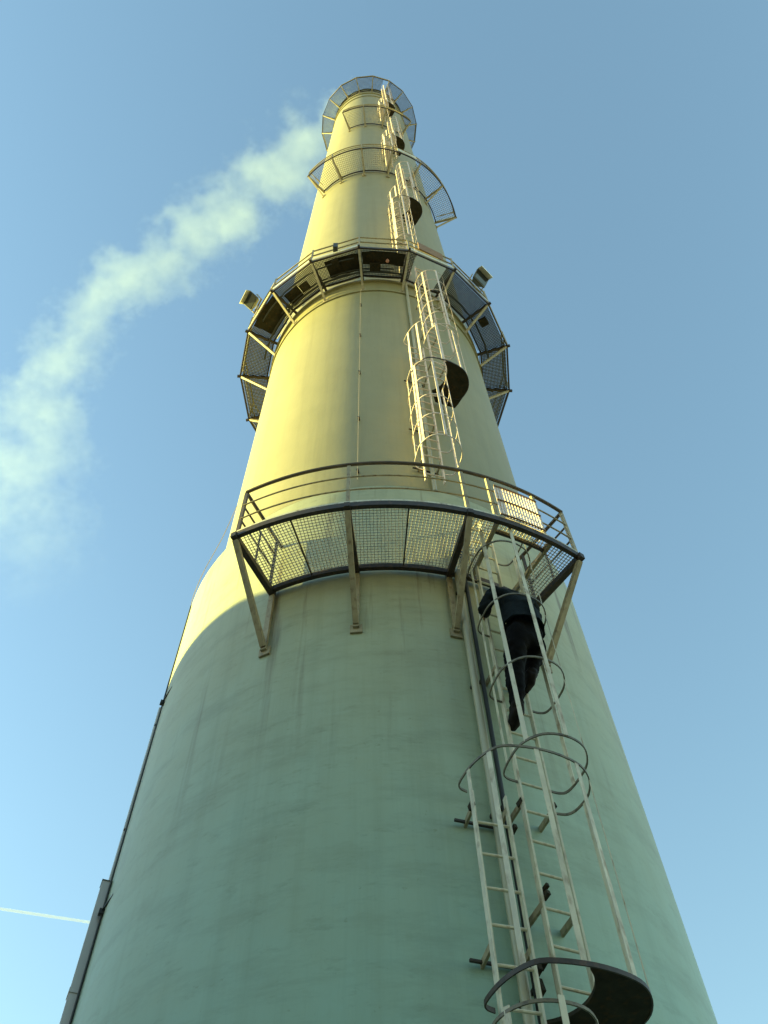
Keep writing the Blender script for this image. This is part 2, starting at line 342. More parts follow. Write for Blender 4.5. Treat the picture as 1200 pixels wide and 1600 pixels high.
# ------------------------------------------------------------------ walkway 2 (eighteen-sided, all the way round)
Z2, RO2 = 20.975, 3.217
p2 = thing('walkway_platform', pol(0, 0, Z2), 'many sided walkway ringing the stack with floodlights on its railing', 'platform', 'walkways round the chimney')
V2 = [-5.25 + 20 * k for k in range(18)]
RI2 = R2 + .13
for k, a in enumerate(V2):
    b = a + 20; kf = cos(rad(10))
    if abs(a - 14.75) < 1:                    # bay with the ladder hatch
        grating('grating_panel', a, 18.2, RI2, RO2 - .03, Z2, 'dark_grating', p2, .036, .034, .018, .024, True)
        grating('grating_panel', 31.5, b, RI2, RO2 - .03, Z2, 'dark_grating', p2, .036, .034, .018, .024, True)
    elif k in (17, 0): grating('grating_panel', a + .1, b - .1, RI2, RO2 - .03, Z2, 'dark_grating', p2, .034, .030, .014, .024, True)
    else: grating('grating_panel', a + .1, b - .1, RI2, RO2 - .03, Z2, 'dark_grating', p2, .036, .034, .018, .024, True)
    m = MB(); m.beam(pol(RO2, a, Z2 - .03), pol(RO2, b, Z2 - .03), .03, .11); m.build('edge_beam', 'frame_steel', p2)
    m = MB(); m.beam(pol(RI2, a, Z2 - .02), pol(RI2, b, Z2 - .02), .03, .07); m.build('inner_beam', 'frame_steel', p2)
    for dz, nm in ((.98, 'handrail'), (.52, 'guard_rail')):
        m = MB(); m.tube([pol(RO2, a, Z2 + dz), pol(RO2, b, Z2 + dz)], .017, 6); m.build(nm, 'bracket_steel', p2)
    if k not in (0,):
        m = MB(); m.beam(pol(RO2 + .022, a + .4, Z2 + .09), pol(RO2 + .022, b - .4, Z2 + .09), .008, .13); m.build('toe_board', 'pale_plate', p2)
    m = MB(); m.beam(pol(RI2 - .045, a + 1.5, Z2 + .04), pol(RI2 - .045, b - 1.5, Z2 + .04), .010, .09); m.build('kerb_plate', 'pale_plate', p2)
    m = MB(); m.beam(pol(RO2 + .012, a, Z2 - .05), pol(RO2 + .012, a, Z2 + 1.0), .035, .035); m.build('post', 'bracket_steel', p2)
    m = MB(); m.beam(pol(R2 + .01, a, Z2 - .07), pol(RO2 + .07, a, Z2 - .07), .05, .07); m.build('radial_beam', 'frame_steel', p2)
    m = MB(); m.beam(pol(RO2 - .03, a, Z2 - .10), pol(R2 + .03, a, Z2 - .83), .045, .045, (sin(rad(a)), -cos(rad(a)), .3)); m.build('strut', 'bracket_steel', p2)
    m = MB(); m.beam(pol(R2 + .02, a, Z2 - .70), pol(R2 + .02, a, Z2 - .90), .12, .03, (sin(rad(a)), -cos(rad(a)), 0)); m.build('foot_plate', 'bracket_steel', p2)
for a0, a1, ri, ro in ((-20.5, -6.0, RI2 + .12, RO2 - .12), (-4.4, 13.8, RI2 + .25, RO2 - .10), (-62, -47, RI2 + .05, RO2 - .06), (-43.5, -36, RI2 + .05, RO2 - .25)):
    plate('cover_plate', a0, a1, ri, ro, Z2 - .03, .012, 'dark_plate', p2)
for R_, a0, a1, dz, r_ in ((RI2 + .10, -75, 14, -.13, .022), (RI2 + .17, -50, 10, -.12, .014), (RO2 - .20, -58, -8, -.11, .016), (RI2 + .14, 36, 80, -.12, .02)):
    MB().tube(arc(R_, a0, a1, Z2 + dz), r_, 6).build('cable_run', 'cable_black', p2)
for a, R_, w_, h_ in ((-33, RI2 + .25, .20, .12), (-16, RO2 - .22, .16, .10), (1, RI2 + .2, .24, .10), (60, RO2 - .3, .18, .12)):
    m = MB(); m.beam(pol(R_ - .09, a, Z2 - .10), pol(R_ + .09, a, Z2 - .10), w_, h_); m.build('equipment_box', 'dark_plate', p2)
m = MB(); m.beam(pol(RO2 + .03, 19.0, Z2 + .62), pol(RO2 + .00, 30.2, Z2 + .62), .02, .62); m.build('board', 'rusty_plate', p2)['label'] = 'rusty brown board fixed to the railing'
m = MB(); m.beam(pol(RO2 + .03, -14.8, Z2 + .12), pol(RO2 + .03, -14.8, Z2 + .48), .13, .10); jb = m.build('junction_box', 'cable_black', None, at=pol(RO2 + .03, -14.8, Z2 + .12))
tag(jb, 'small black junction box hung on the ring walkway railing', 'junction box')
m = MB(); c = pol(RO2 - .28, 6.5, Z2 - .10); m.tube([c + Vector((0, 0, .05)), c - Vector((0, 0, .03)), c - Vector((0, 0, .08)), c - Vector((0, 0, .10))], [.03, .04, .034, .012], 14)
rl = m.build('warning_lamp', 'red_lens', None, at=c); tag(rl, 'small red warning lamp hanging under the ring walkway', 'lamp')

# ------------------------------------------------------------------ walkways 3, 4, 5
def walkway(name, label, z, ro, a_list, mat='grating_steel', flat=False, rail=.95, hatch=None, pt=.07, th=.011):
    P = thing(name, pol(R2, (a_list[0] + a_list[-1]) / 2, z), label, 'platform', 'walkways round the chimney')
    ri = R2 + .05
    for i, (a, b) in enumerate(zip(a_list[:-1], a_list[1:])):
        if hatch and a < hatch[0] < b:
            grating('grating_panel', a + .1, hatch[0], ri, ro - .02, z, mat, P, pt, pt, th, .024, flat)
            grating('grating_panel', hatch[1], b - .1, ri, ro - .02, z, mat, P, pt, pt, th, .024, flat)
        else: grating('grating_panel', a + .1, b - .1, ri, ro - .02, z, mat, P, pt, pt, th, .024, flat)
    n = 1 if flat else None
    for a, b in zip(a_list[:-1], a_list[1:]):
        MB().sweep(arc(ro, a, b, z - .02, n), .04, .10).build('edge_beam', 'frame_steel', P)
        MB().sweep(arc(ri, a, b, z - .02, n), .04, .09).build('inner_beam', 'frame_steel', P)
        MB().tube(arc(ro, a, b, z + rail, n), .020, 6).build('handrail', 'bracket_steel', P)
        MB().tube(arc(ro, a, b, z + rail * .5, n), .014, 6).build('guard_rail', 'bracket_steel', P)
    closed = abs(a_list[-1] - a_list[0] - 360) < 1
    for a in (a_list[:-1] if closed else a_list):
        m = MB(); m.beam(pol(R2 + .01, a, z - .07), pol(ro + .04, a, z - .07), .06, .07); m.build('radial_beam', 'bracket_steel', P)
        m = MB(); m.beam(pol(ro - .02, a, z - .10), pol(R2 + .03, a, z - .85), .05, .05, (sin(rad(a)), -cos(rad(a)), .3)); m.build('strut', 'bracket_steel', P)
        m = MB(); m.beam(pol(ro, a, z), pol(ro, a, z + rail), .035, .035); m.build('post', 'bracket_steel', P)
        m = MB(); m.beam(pol(R2 + .02, a, z - .72), pol(R2 + .02, a, z - .94), .14, .03, (sin(rad(a)), -cos(rad(a)), 0)); m.build('foot_plate', 'bracket_steel', P)
    return P
Z3 = 36.3
p3 = walkway('walkway_platform', 'open curved walkway between the ring walkway and the small upper balcony', Z3, 3.29, [-44.5, -25.25, -5.25, 14.75, 34.75, 54.75, 77.0], hatch=(19, 32))
for a in (-44.5, 77.0):
    m = MB(); m.beam(pol(R2 + .06, a, Z3 + .10), pol(3.29, a, Z3 + .10), .02, .20); m.build('end_plate', 'pale_plate', p3)
    m = MB(); m.tube([pol(R2 + .15, a, Z3 + .95), pol(3.29, a, Z3 + .95)], .02, 6); m.build('end_rail', 'bracket_steel', p3)
m = MB(); m.beam(pol(3.31, 18.0, Z3 + .55), pol(3.31, 31.5, Z3 + .55), .015, .5); m.build('board', 'pale_plate', p3)
Z4 = 51.3
p4 = walkway('walkway_platform', 'small balcony of three bays just under the top ring of the chimney', Z4, 3.33, [-23.5, -4.5, 15.5, 40.0], hatch=(20, 31))
Z5 = 71.6
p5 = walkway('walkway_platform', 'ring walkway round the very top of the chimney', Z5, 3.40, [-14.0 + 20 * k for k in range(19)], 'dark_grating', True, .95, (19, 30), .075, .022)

# ------------------------------------------------------------------ ladders
def hoop_small(phi, Rl, z):
    c = [(-.125, .0), (-.22, .005), (-.275, .05), (-.292, .20), (-.275, .36), (-.17, .50), (0, .545), (.17, .50), (.275, .36), (.292, .20), (.275, .05), (.22, .005), (.125, .0)]
    return smooth_path([loc(phi, t, Rl + r, z) for t, r in c], 4)
def hoop_wide(phi, Rl, z):
    c = [(-.36, -.02), (-.42, .0), (-.445, .06), (-.42, .24), (-.35, .40), (-.24, .49), (.04, .525), (.30, .48), (.44, .38), (.515, .22), (.50, .06), (.45, -.02), (.36, -.04)]
    return smooth_path([loc(phi, t, Rl + r, z) for t, r in c], 4)
PL, PR, PM = 14.95, 22.7, 18.8               # angles of the left run, the right run and the middle between them
def ladder(phi, Rl, shell, z0, z1, rung0, cage0, cage1, label, hoops, bar=.036, rr=.011, brk=None):
    P = thing('caged_ladder', loc(phi, 0, Rl, z0), label, 'ladder', 'caged ladders up the chimney')
    rv = (sin(rad(phi)), -cos(rad(phi)), 0); LM = 'ladder_steel' if z0 < 8 else 'ladder_upper'
    for t in (-.128, .128):
        m = MB(); m.beam(loc(phi, t, Rl, z0), loc(phi, t, Rl, z1), .016, .048, rv); m.build('rail', LM, P)
    n = int((z1 - .03 - rung0) / .28)
    zs = [rung0 + .28 * k for k in range(n + 1)]
    m = MB(); m.tube([loc(phi, -.121, Rl, zs[0]), loc(phi, .121, Rl, zs[0])], rr, 8)
    rg = m.build('rung', LM, P, at=loc(phi, 0, Rl, zs[0])); copies(rg, [(0, 0, z - zs[0]) for z in zs[1:]])
    for z in hoops: MB().sweep(hoop_small(phi, Rl, z), .010, bar * .55).build('hoop', 'hoop_steel' if z < 9 else LM, P)
    for t, r in ((-.282, .13), (-.255, .40), (0, .552), (.255, .40), (.282, .13)):
        d = Vector((t, r - .2)).normalized(); a = rad(phi)
        q = (d.x * cos(a) + d.y * sin(a), d.x * sin(a) - d.y * cos(a), 0)
        m = MB(); m.beam(loc(phi, t, Rl + r, cage0), loc(phi, t, Rl + r, cage1), bar, .007, q); m.build('cage_bar', LM, P)
    for z in brk or []:
        for t in (-.128, .128):
            m = MB(); m.beam(loc(phi, t, shell - .01, z), loc(phi, t, Rl + .01, z), .02, .05); m.build('wall_bracket', 'bracket_steel', P)
        if phi < 16: m = MB(); m.beam(loc(phi, -.22, shell + .035, z), loc(phi, .15, shell + .02, z), .02, .018).build('wall_bar', 'frame_steel', P)
    return P
def rest(Rl, z, ztop, label, bar=.036, back=.24, PM=PM, PL=PL):
    P = thing('rest_platform', loc(PM, 0, Rl, z), label, 'platform', 'rest platforms between ladder sections')
    out = hoop_wide(PM, Rl, z); LM = 'ladder_steel' if z < 8 else 'ladder_upper'
    MB().sweep(out, .010, .032).build('floor_rim', 'frame_steel', P)
    MB().sweep(hoop_wide(PM, Rl, ztop), .010, bar * .55).build('hoop', 'hoop_steel' if z < 9 else LM, P)
    # floor: right-hand part of the oval, cut away in a round where the lower ladder comes through
    c = loc(PL, 0, Rl + .255, z); Rc = .335
    right = [q for q in out[:41] if (q - c).length > Rc]
    tx = Vector((cos(rad(PM)), sin(rad(PM)), 0))
    right = [q for q in right if (q - c).dot(tx) > .02]
    bk = back; ends = [loc(PM, .47, Rl - bk * .5, z), loc(PM, .44, Rl - bk, z), loc(PM, .10, Rl - bk, z)]
    ox = Vector((sin(rad(PM)), -cos(rad(PM)), 0)); an = lambda q: math.atan2((q - c).dot(ox), (q - c).dot(tx))
    a1, a0 = an(ends[-1]), an(right[0])
    arcp = [c + (tx * cos(a1 + (a0 - a1) * i / 14) + ox * sin(a1 + (a0 - a1) * i / 14)) * Rc for i in range(15)]
    poly = right + ends + arcp; k = len(poly); m = MB()
    m.add([q + Vector((0, 0, -.012)) for q in poly] + [q + Vector((0, 0, .012)) for q in poly],
          [tuple(range(k)), tuple(range(2 * k - 1, k - 1, -1))] + [(i, (i + 1) % k, k + (i + 1) % k, k + i) for i in range(k)])
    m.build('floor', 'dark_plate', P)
    A, B = hoop_wide(PM, Rl, z), hoop_wide(PM, Rl, ztop)
    for i in (11, 16, 23, 28, 33, 38):
        d = (A[min(i + 1, len(A) - 1)] - A[i - 1]).normalized(); q = Vector((0, 0, 1)).cross(d)
        m = MB(); m.beam(A[i], B[i] , bar, .007, q); m.build('cage_bar', LM, P)
    return P
RL1 = R1 + .215
def seq(a, b, s):
    o = []; z = a
    while z <= b + .01: o.append(z); z += s
    return o
lad1 = ladder(PL, RL1, R1, -EYE + .02, 5.00, 4.72 - .28 * 21, .5, 3.06, 'caged ladder rising from the yard on the base of the chimney', [.5, 1.4, 2.2, 3.03], brk=[-.6, 1.4, 3.74, 4.88])
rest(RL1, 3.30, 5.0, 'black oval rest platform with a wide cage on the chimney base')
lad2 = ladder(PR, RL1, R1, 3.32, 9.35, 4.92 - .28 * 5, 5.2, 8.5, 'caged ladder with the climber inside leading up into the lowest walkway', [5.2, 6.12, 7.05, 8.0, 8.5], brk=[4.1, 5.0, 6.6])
RL2 = R2 + .225; UL, UR, UM = 15.9, 24.4, 20.2
def urest(z, ztop, label, bar=.04): rest(RL2, z, ztop, label, bar, .19, UM, UL)
ladder(UL, RL2, R2, 10.62, 15.9, 10.8, 10.9, 13.7, 'sunlit caged ladder just above the lowest walkway', [10.9, 11.6, 12.3, 13.0, 13.7], bar=.036, brk=[11.3, 12.6, 14.6])
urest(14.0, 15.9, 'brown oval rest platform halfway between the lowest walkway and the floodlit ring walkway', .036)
ladder(UR, RL2, R2, 14.03, 21.9, 14.3, 16.0, 19.8, 'sunlit caged ladder climbing from the rest platform to the hatch of the floodlit ring walkway', [16.0, 16.75, 17.5, 18.25, 19.0, 19.75], bar=.036, brk=[15.4, 17.2, 19.2])
for P, phi, t, r, z, w, h in ((lad1, PL, .150, RL1 - .02, 3.62, .05, .12), (lad1, PL, .185, RL1 - .03, 3.66, .09, .05), (lad1, PL, .165, RL1 - .06, 3.52, .04, .16), (lad1, PL, -.15, RL1, 4.86, .04, .09), (lad1, PL, .15, RL1, 4.70, .04, .07),
                            (lad2, PR, -.105, RL1 + .02, 4.16, .05, .06), (lad2, PR, -.085, RL1 + .0, 4.24, .035, .05), (lad2, PR, .14, RL1 - .02, 5.05, .04, .09), (lad2, PR, -.14, RL1 - .02, 5.0, .04, .08)):
    m = MB(); m.beam(loc(phi, t, r - .03, z), loc(phi, t + .012, r + .03, z + .015), w * .6, h * .6); m.build('clamp', 'dark_plate', P)
ladder(UL, RL2, R2, 21.0, 29.8, 21.3, 22.6, 27.6, 'sunlit caged ladder standing on the floodlit ring walkway', seq(22.6, 27.6, .83), bar=.042, brk=[23, 25, 28.4])
urest(28.0, 29.8, 'brown oval rest platform above the floodlit ring walkway', .042)
ladder(UR, RL2, R2, 28.05, 37.3, 28.3, 29.9, 35.1, 'sunlit caged ladder ending at the open walkway above the floodlit ring', seq(29.9, 35.1, .86), bar=.042, brk=[30, 32, 34])
ladder(UL, RL2, R2, 36.4, 43.9, 36.6, 38.2, 41.7, 'caged ladder standing on the open walkway under the small balcony', seq(38.2, 41.7, .87), bar=.045, brk=[39, 42])
urest(42.0, 43.9, 'dark rest platform under the small upper balcony', .045)
ladder(UR, RL2, R2, 42.05, 52.3, 42.3, 44.0, 50.0, 'caged ladder leading up to the small upper balcony', seq(44.0, 50.0, 1.0), bar=.045, brk=[46, 49])
ladder(UL, RL2, R2, 51.4, 59.4, 51.7, 53.2, 56.6, 'caged ladder standing on the small upper balcony', seq(53.2, 56.6, 1.1), bar=.05, brk=[55, 58])
urest(57.0, 59.4, 'dark rest platform just below the top ring walkway', .05)
ladder(UR, RL2, R2, 57.05, 72.6, 57.3, 59.6, 70.2, 'caged ladder leading up to the ring walkway at the top', seq(59.6, 70.2, 1.06), bar=.05, brk=[62, 66, 69])

# ------------------------------------------------------------------ pipes, cables
def pipe(name, R, ang, z0, z1, r, mat, label, cat, clips, shell, rc=None):
    P = thing(name, pol(R, ang, z0), label, cat)
    m = MB(); m.tube([pol(R, ang, z0 + (z1 - z0) * i / 6) for i in range(7)], r, 10); m.build('pipe', mat, P)
    for z in clips:
        m = MB(); m.beam(pol(shell - .005, ang, z), pol(R + r * .6, ang, z), .03, .03); m.build('clip', 'frame_steel', P)
    return P
pipe('conduit_pipe', R1 + .085, 16.9, -EYE, 8.9, .036, 'conduit_grey', 'pale conduit pipe running up the base beside the ladders', 'pipe', [0.5, 2, 3.5, 5, 6.5, 8], R1)
pipe('conduit_pipe', R1 + .05, 18.9, -EYE, 8.9, .020, 'cable_black', 'thin dark cable pipe close beside the thicker pale conduit', 'pipe', [.6, 2.1, 3.6, 5.1, 6.6, 8.1], R1)
pipe('conduit_pipe', R2 + .06, 17.0, ZRIM + .4, 22.0, .030, 'conduit_grey', 'grey conduit pipe on the narrow stack behind the sunlit ladders', 'pipe', [12, 14, 16, 18, 20], R2)
pipe('lightning_wire', R2 + .06, -6.2, ZRIM + .6, 20.0, .004, 'wire_pale', 'thin pale wire clipped down the front of the narrow stack', 'wire', [11.2, 13, 15, 17, 19], R2)
ct = pipe('lightning_cable', R1 + .014, -66, -EYE, 10.1, .009, 'cable_black', 'thin dark cable held against the base of the chimney by small clips', 'cable', [1.2, 3.2], R1)
for z in (5.45, 8.2):
    m = MB(); m.beam(pol(R1 - .005, -60.5, z - .02), pol(R1 + .02, -66, z), .016, .016); m.build('clip', 'cable_black', ct)
    m = MB(); m.beam(pol(R1 - .01, -66, z - .02), pol(R1 + .045, -66, z - .02), .045, .05); m.build('clip', 'cable_black', ct)
m = MB(); m.tube(smooth_path([pol(R1 + .014, -66, 10.1), pol(R1 + .02, -65.5, 10.32), pol(R1 - .02, -65, 10.9), pol(R2 + .12, -64, 11.8), pol(R2 + .03, -63, 12.8)], 6), .005, 6); m.build('loose_end', 'wire_pale', ct)
pipe('cable_pipe', R1 + .022, -70, 5.6, 8.3, .014, 'duct_grey', 'slim grey pipe above the cable duct at the edge of the base', 'pipe', [6.5, 8], R1)
dt = thing('cable_duct', pol(R1 + .06, -68, -EYE), 'grey cable duct standing against the base of the chimney beside the dark cable', 'duct')
rv = (sin(rad(-68)), -cos(rad(-68)), 0)
m = MB(); m.beam(pol(R1 + .045, -68, -EYE), pol(R1 + .045, -68, 5.78), .11, .085, rv); m.build('cover', 'duct_grey', dt)
m = MB(); m.beam(pol(R1 + .045, -68, 5.78), pol(R1 + .045, -68, 5.79), .12, .095, rv); m.build('cap', 'lamp_housing', dt)
for z in (.5, 2.6, 4.7):
    m = MB(); m.beam(pol(R1 + .047, -68, z), pol(R1 + .047, -68, z + .04), .125, .093, rv); m.build('strap', 'duct_grey', dt)

# ------------------------------------------------------------------ floodlights on walkway 2
def floodlight(ang, R, z, tilt, label):
    P = thing('floodlight', pol(RO2, ang, z - .35), label, 'floodlight', 'floodlights on the ring walkway')
    a = rad(ang); out = Vector((sin(a), -cos(a), 0)); tan = Vector((cos(a), sin(a), 0)); upz = Vector((0, 0, 1))
    n = (out * cos(tilt) - upz * sin(tilt)).normalized(); v = tan.cross(n); v = -v if v.z < 0 else v        # n = where it shines
    c = pol(R, ang, z)
    def rect(off, w, h): return [c + n * off + tan * (sx * w / 2) + v * (sy * h / 2) for sx, sy in ((-1, -1), (1, -1), (1, 1), (-1, 1))]
    m = MB(); m.box8(rect(-.17, .17, .13) + rect(.0, .35, .28)); hs = m.build('housing', 'lamp_housing', P)
    m = MB(); m.box8(rect(.002, .37, .30) + rect(.035, .37, .30)); m.build('front_frame', 'lamp_housing', hs)
    m = MB(); m.box8(rect(.037, .32, .25) + rect(.043, .32, .25)); m.build('glass', 'glass_dark', hs)
    q = rect(.03, .38, .31); q2 = rect(.17, .38, .31)
    m = MB(); m.box8([q[3], q[2], q2[2], q2[3]] + [x - v * .012 for x in (q[3], q[2], q2[2], q2[3])]); m.build('visor', 'lamp_reflector', P)
    for sx in (-1, 1):
        m = MB(); e0 = c - n * .07 + tan * sx * .195; e1 = c - n * .07 - out * .14 + tan * sx * .195 - upz * .18
        m.beam(e0, e1, .012, .04, n); m.build('yoke', 'bracket_steel', P)
    e1 = c - n * .07 - out * .14 - upz * .19
    m = MB(); m.beam(e1 - tan * .205, e1 + tan * .205, .04, .012); m.build('yoke', 'bracket_steel', P)
    m = MB(); m.tube([e1, pol(RO2 + .03, ang, z - .45)], .03, 10); m.build('stem', 'bracket_steel', P)
    return P
floodlight(-59.0, 3.42, 22.0, rad(50), 'floodlight with a pale sunlit visor on the railing at the sunny side')
floodlight(46.0, 3.42, 21.2, rad(35), 'dark floodlight on the railing at the shady side')

# ------------------------------------------------------------------ the climber
def skin_mesh(name, verts, edges, radii, root, sub=2):
    me = bpy.data.meshes.new(name + '_skel'); me.from_pydata([tuple(v) for v in verts], edges, [])
    o = bpy.data.objects.new(name + '_skel', me); COL.objects.link(o)
    sk = o.modifiers.new('s', 'SKIN'); sk.use_smooth_shade = True; sk.branch_smoothing = 0.6
    lay = me.skin_vertices[0] if me.skin_vertices else None
    if lay is None:
        bm = bmesh.new(); bm.from_mesh(me); bm.verts.layers.skin.verify(); bm.to_mesh(me); bm.free(); lay = me.skin_vertices[0]
    for i, r in enumerate(radii):
        lay.data[i].radius = r if isinstance(r, tuple) else (r, r); lay.data[i].use_root = (i == root)
    ss = o.modifiers.new('u', 'SUBSURF'); ss.levels = sub; ss.render_levels = sub
    dg = bpy.context.evaluated_depsgraph_get(); out = bpy.data.meshes.new_from_object(o.evaluated_get(dg))
    bpy.data.objects.remove(o); return out
climb = thing('person', loc(PR, 0, RL1 + .1, 5.77), 'person in black trousers and dark jacket climbing the caged ladder into the lowest walkway', 'person')
J = {}; order = []; edges = []; rads = []
def jt(n, t, r, z, rd, par=None):
    J[n] = len(order); order.append(loc(PR, t, r, z)); rads.append(rd)
    if par: edges.append((J[par], J[n]))
jt('pelvis', 0, 3.28, 6.68, (.185, .155)); jt('waist', 0, 3.285, 6.86, (.158, .135), 'pelvis'); jt('chest', 0, 3.275, 7.12, (.185, .15), 'waist')
jt('upper', 0, 3.235, 7.33, (.17, .13), 'chest'); jt('neck', 0, 3.16, 7.44, .064, 'upper'); jt('jaw', 0, 3.095, 7.505, .078, 'neck'); jt('skull', 0, 3.09, 7.60, .098, 'jaw'); jt('crown', 0, 3.10, 7.665, .07, 'skull')
for s, nm, kt, kr, kz, at, az in ((-1, 'L', -.10, 3.12, 6.26, -.085, 5.89), (1, 'R', .20, 3.07, 6.72, .105, 6.405)):
    jt('hip' + nm, s * .095, 3.26, 6.60, .125, 'pelvis')
    jt('thigh' + nm, (s * .095 + kt) / 2, (3.26 + kr) / 2 + .02, (6.60 + kz) / 2, .112, 'hip' + nm)
    jt('knee' + nm, kt, kr, kz, .085, 'thigh' + nm)
    jt('calf' + nm, kt * .7 + at * .3, kr * .6 + 3.08 * .4 + .03, kz * .66 + az * .34, .082, 'knee' + nm)
    jt('ankle' + nm, at, 3.06, az, .062, 'calf' + nm)
    jt('ball' + nm, at, 2.965, az - .06, .056, 'ankle' + nm); jt('toe' + nm, at, 2.89, az - .065, .046, 'ball' + nm)
    jt('heel' + nm, at, 3.10, az - .035, .050, 'ankle' + nm)
    ez = 7.10 if s < 0 else 7.20; hz = 7.32 if s < 0 else 7.60
    jt('shoulder' + nm, s * .195, 3.225, 7.36, .088, 'upper')
    jt('elbow' + nm, s * .285, 3.14, ez, .064, 'shoulder' + nm)
    jt('wrist' + nm, s * .17, 2.995, hz, .044, 'elbow' + nm)
    jt('palm' + nm, s * .145, 2.965, hz + .06, (.036, .024), 'wrist' + nm)
    for k, (dt, ln) in enumerate(((-.024, .92), (-.008, 1.0), (.008, .95), (.024, .8))):      # four fingers closed round the stile
        z = hz + .105 - .022 * k
        jt('f%d%s' % (k, nm), s * .155, 2.945, z, .0095, 'palm' + nm); jt('g%d%s' % (k, nm), s * .150, 2.912, z, .009, 'f%d%s' % (k, nm)); jt('h%d%s' % (k, nm), s * (.128 - .01 * ln), 2.892, z, .008, 'g%d%s' % (k, nm))
    jt('th' + nm, s * .112, 2.965, hz + .085, .011, 'palm' + nm); jt('ti' + nm, s * .098, 2.935, hz + .105, .009, 'th' + nm)
me = skin_mesh('person_body', order, edges, rads, J['pelvis'], 3)
from mathutils import noise as mnoise
hands = [order[J['palmL']], order[J['palmR']]]; skull = order[J['skull']]
me.update(); nrm = [v.normal.copy() for v in me.vertices]
for v, nn in zip(me.vertices, nrm):                   # creases and folds of the cloth
    if min((v.co - q).length for q in hands) < .13 or (v.co - skull).length < .2: continue
    q = v.co.copy(); q.z *= 1.9
    v.co += nn * (.016 * mnoise.noise(q * 9.0) + .010 * mnoise.noise(q * 21.0))

o0 = climb.location
for v in me.vertices: v.co -= o0
body = bpy.data.objects.new('body', me); COL.objects.link(body); body.parent = climb
me.materials.clear()
for k in ('jacket', 'trousers', 'boots', 'skin', 'hair'): me.materials.append(MAT[k])
ank = [order[J['ankleL']] - o0, order[J['ankleR']] - o0]; wr = [order[J['wristL']] - o0, order[J['wristR']] - o0]
pal = [order[J['palmL']] - o0, order[J['palmR']] - o0]; neckz = order[J['neck']].z - o0.z; waistz = order[J['waist']].z - o0.z - .09
hd = order[J['skull']] - o0; face_dir = loc(PR, 0, 0, 0) - loc(PR, 0, 1, 0)
for f in me.polygons:
    c = f.center; i = 0
    if c.z < waistz: i = 1
    if any((c - a).length < .17 and c.z < a.z + .05 for a in ank): i = 2
    if any((c - q).length < .10 for q in pal): i = 3
    if c.z > neckz + .02 and (c - hd).length < .25: i = 3 if ((c - hd).dot(face_dir) > .02 and c.z < hd.z + .05) else 4
    f.material_index = i; f.use_smooth = True
# face: eyes, nose and ears on the side turned to the chimney
hc = order[J['skull']]
m = MB(); m.tube([hc + face_dir * .088 + Vector((0, 0, -.005)), hc + face_dir * .112 + Vector((0, 0, -.035)), hc + face_dir * .095 + Vector((0, 0, -.045))], [.010, .014, .012], 8); m.build('nose', 'skin', climb)
tx = loc(PR, 1, 0, 0) - loc(PR, 0, 0, 0)
for s in (-1, 1):
    m = MB(); m.tube([hc + tx * s * .092 + Vector((0, 0, .01)), hc + tx * s * .104 + Vector((0, 0, .0)), hc + tx * s * .098 + Vector((0, 0, -.04))], [.016, .020, .010], 8); m.build('ear', 'skin', climb)
    m = MB(); m.tube([hc + tx * s * .034 + face_dir * .082 + Vector((0, 0, .0)), hc + tx * s * .034 + face_dir * .098], [.012, .008], 8); m.build('eye', 'glass_dark', climb)
m = MB(); m.beam(hc + face_dir * .088 + tx * -.024 + Vector((0, 0, -.075)), hc + face_dir * .088 + tx * .024 + Vector((0, 0, -.075)), .012, .012); m.build('mouth', 'red_lens', climb)
# jacket hem and collar stand a little off the body
def ring_cloth(name, ctr, a, b, h, flare, mat):
    m = MB(); vs = []; seg = 36
    for k, (dz, sc) in enumerate(((h, 1.0), (h * .5, 1.02), (0, flare), (0, flare - .10), (h, .90))):
        for i in range(seg):
            th = 2 * pi * i / seg; wob = 1 + .035 * sin(5 * th + k) + .02 * sin(11 * th)
            vs.append(ctr + (tx * a * cos(th) - face_dir * b * sin(th)) * sc * wob + Vector((0, 0, dz)))
    fs = [(k * seg + i, k * seg + (i + 1) % seg, (k + 1) * seg + (i + 1) % seg, (k + 1) * seg + i) for k in range(4) for i in range(seg)]
    m.add(vs, fs); return m.build(name, mat, climb, smooth=True)
ring_cloth('jacket_hem', loc(PR, 0, 3.283, 6.76), .190, .165, .24, 1.08, 'jacket')
ring_cloth('collar', loc(PR, 0, 3.165, 7.41), .085, .08, .07, 1.1, 'jacket')

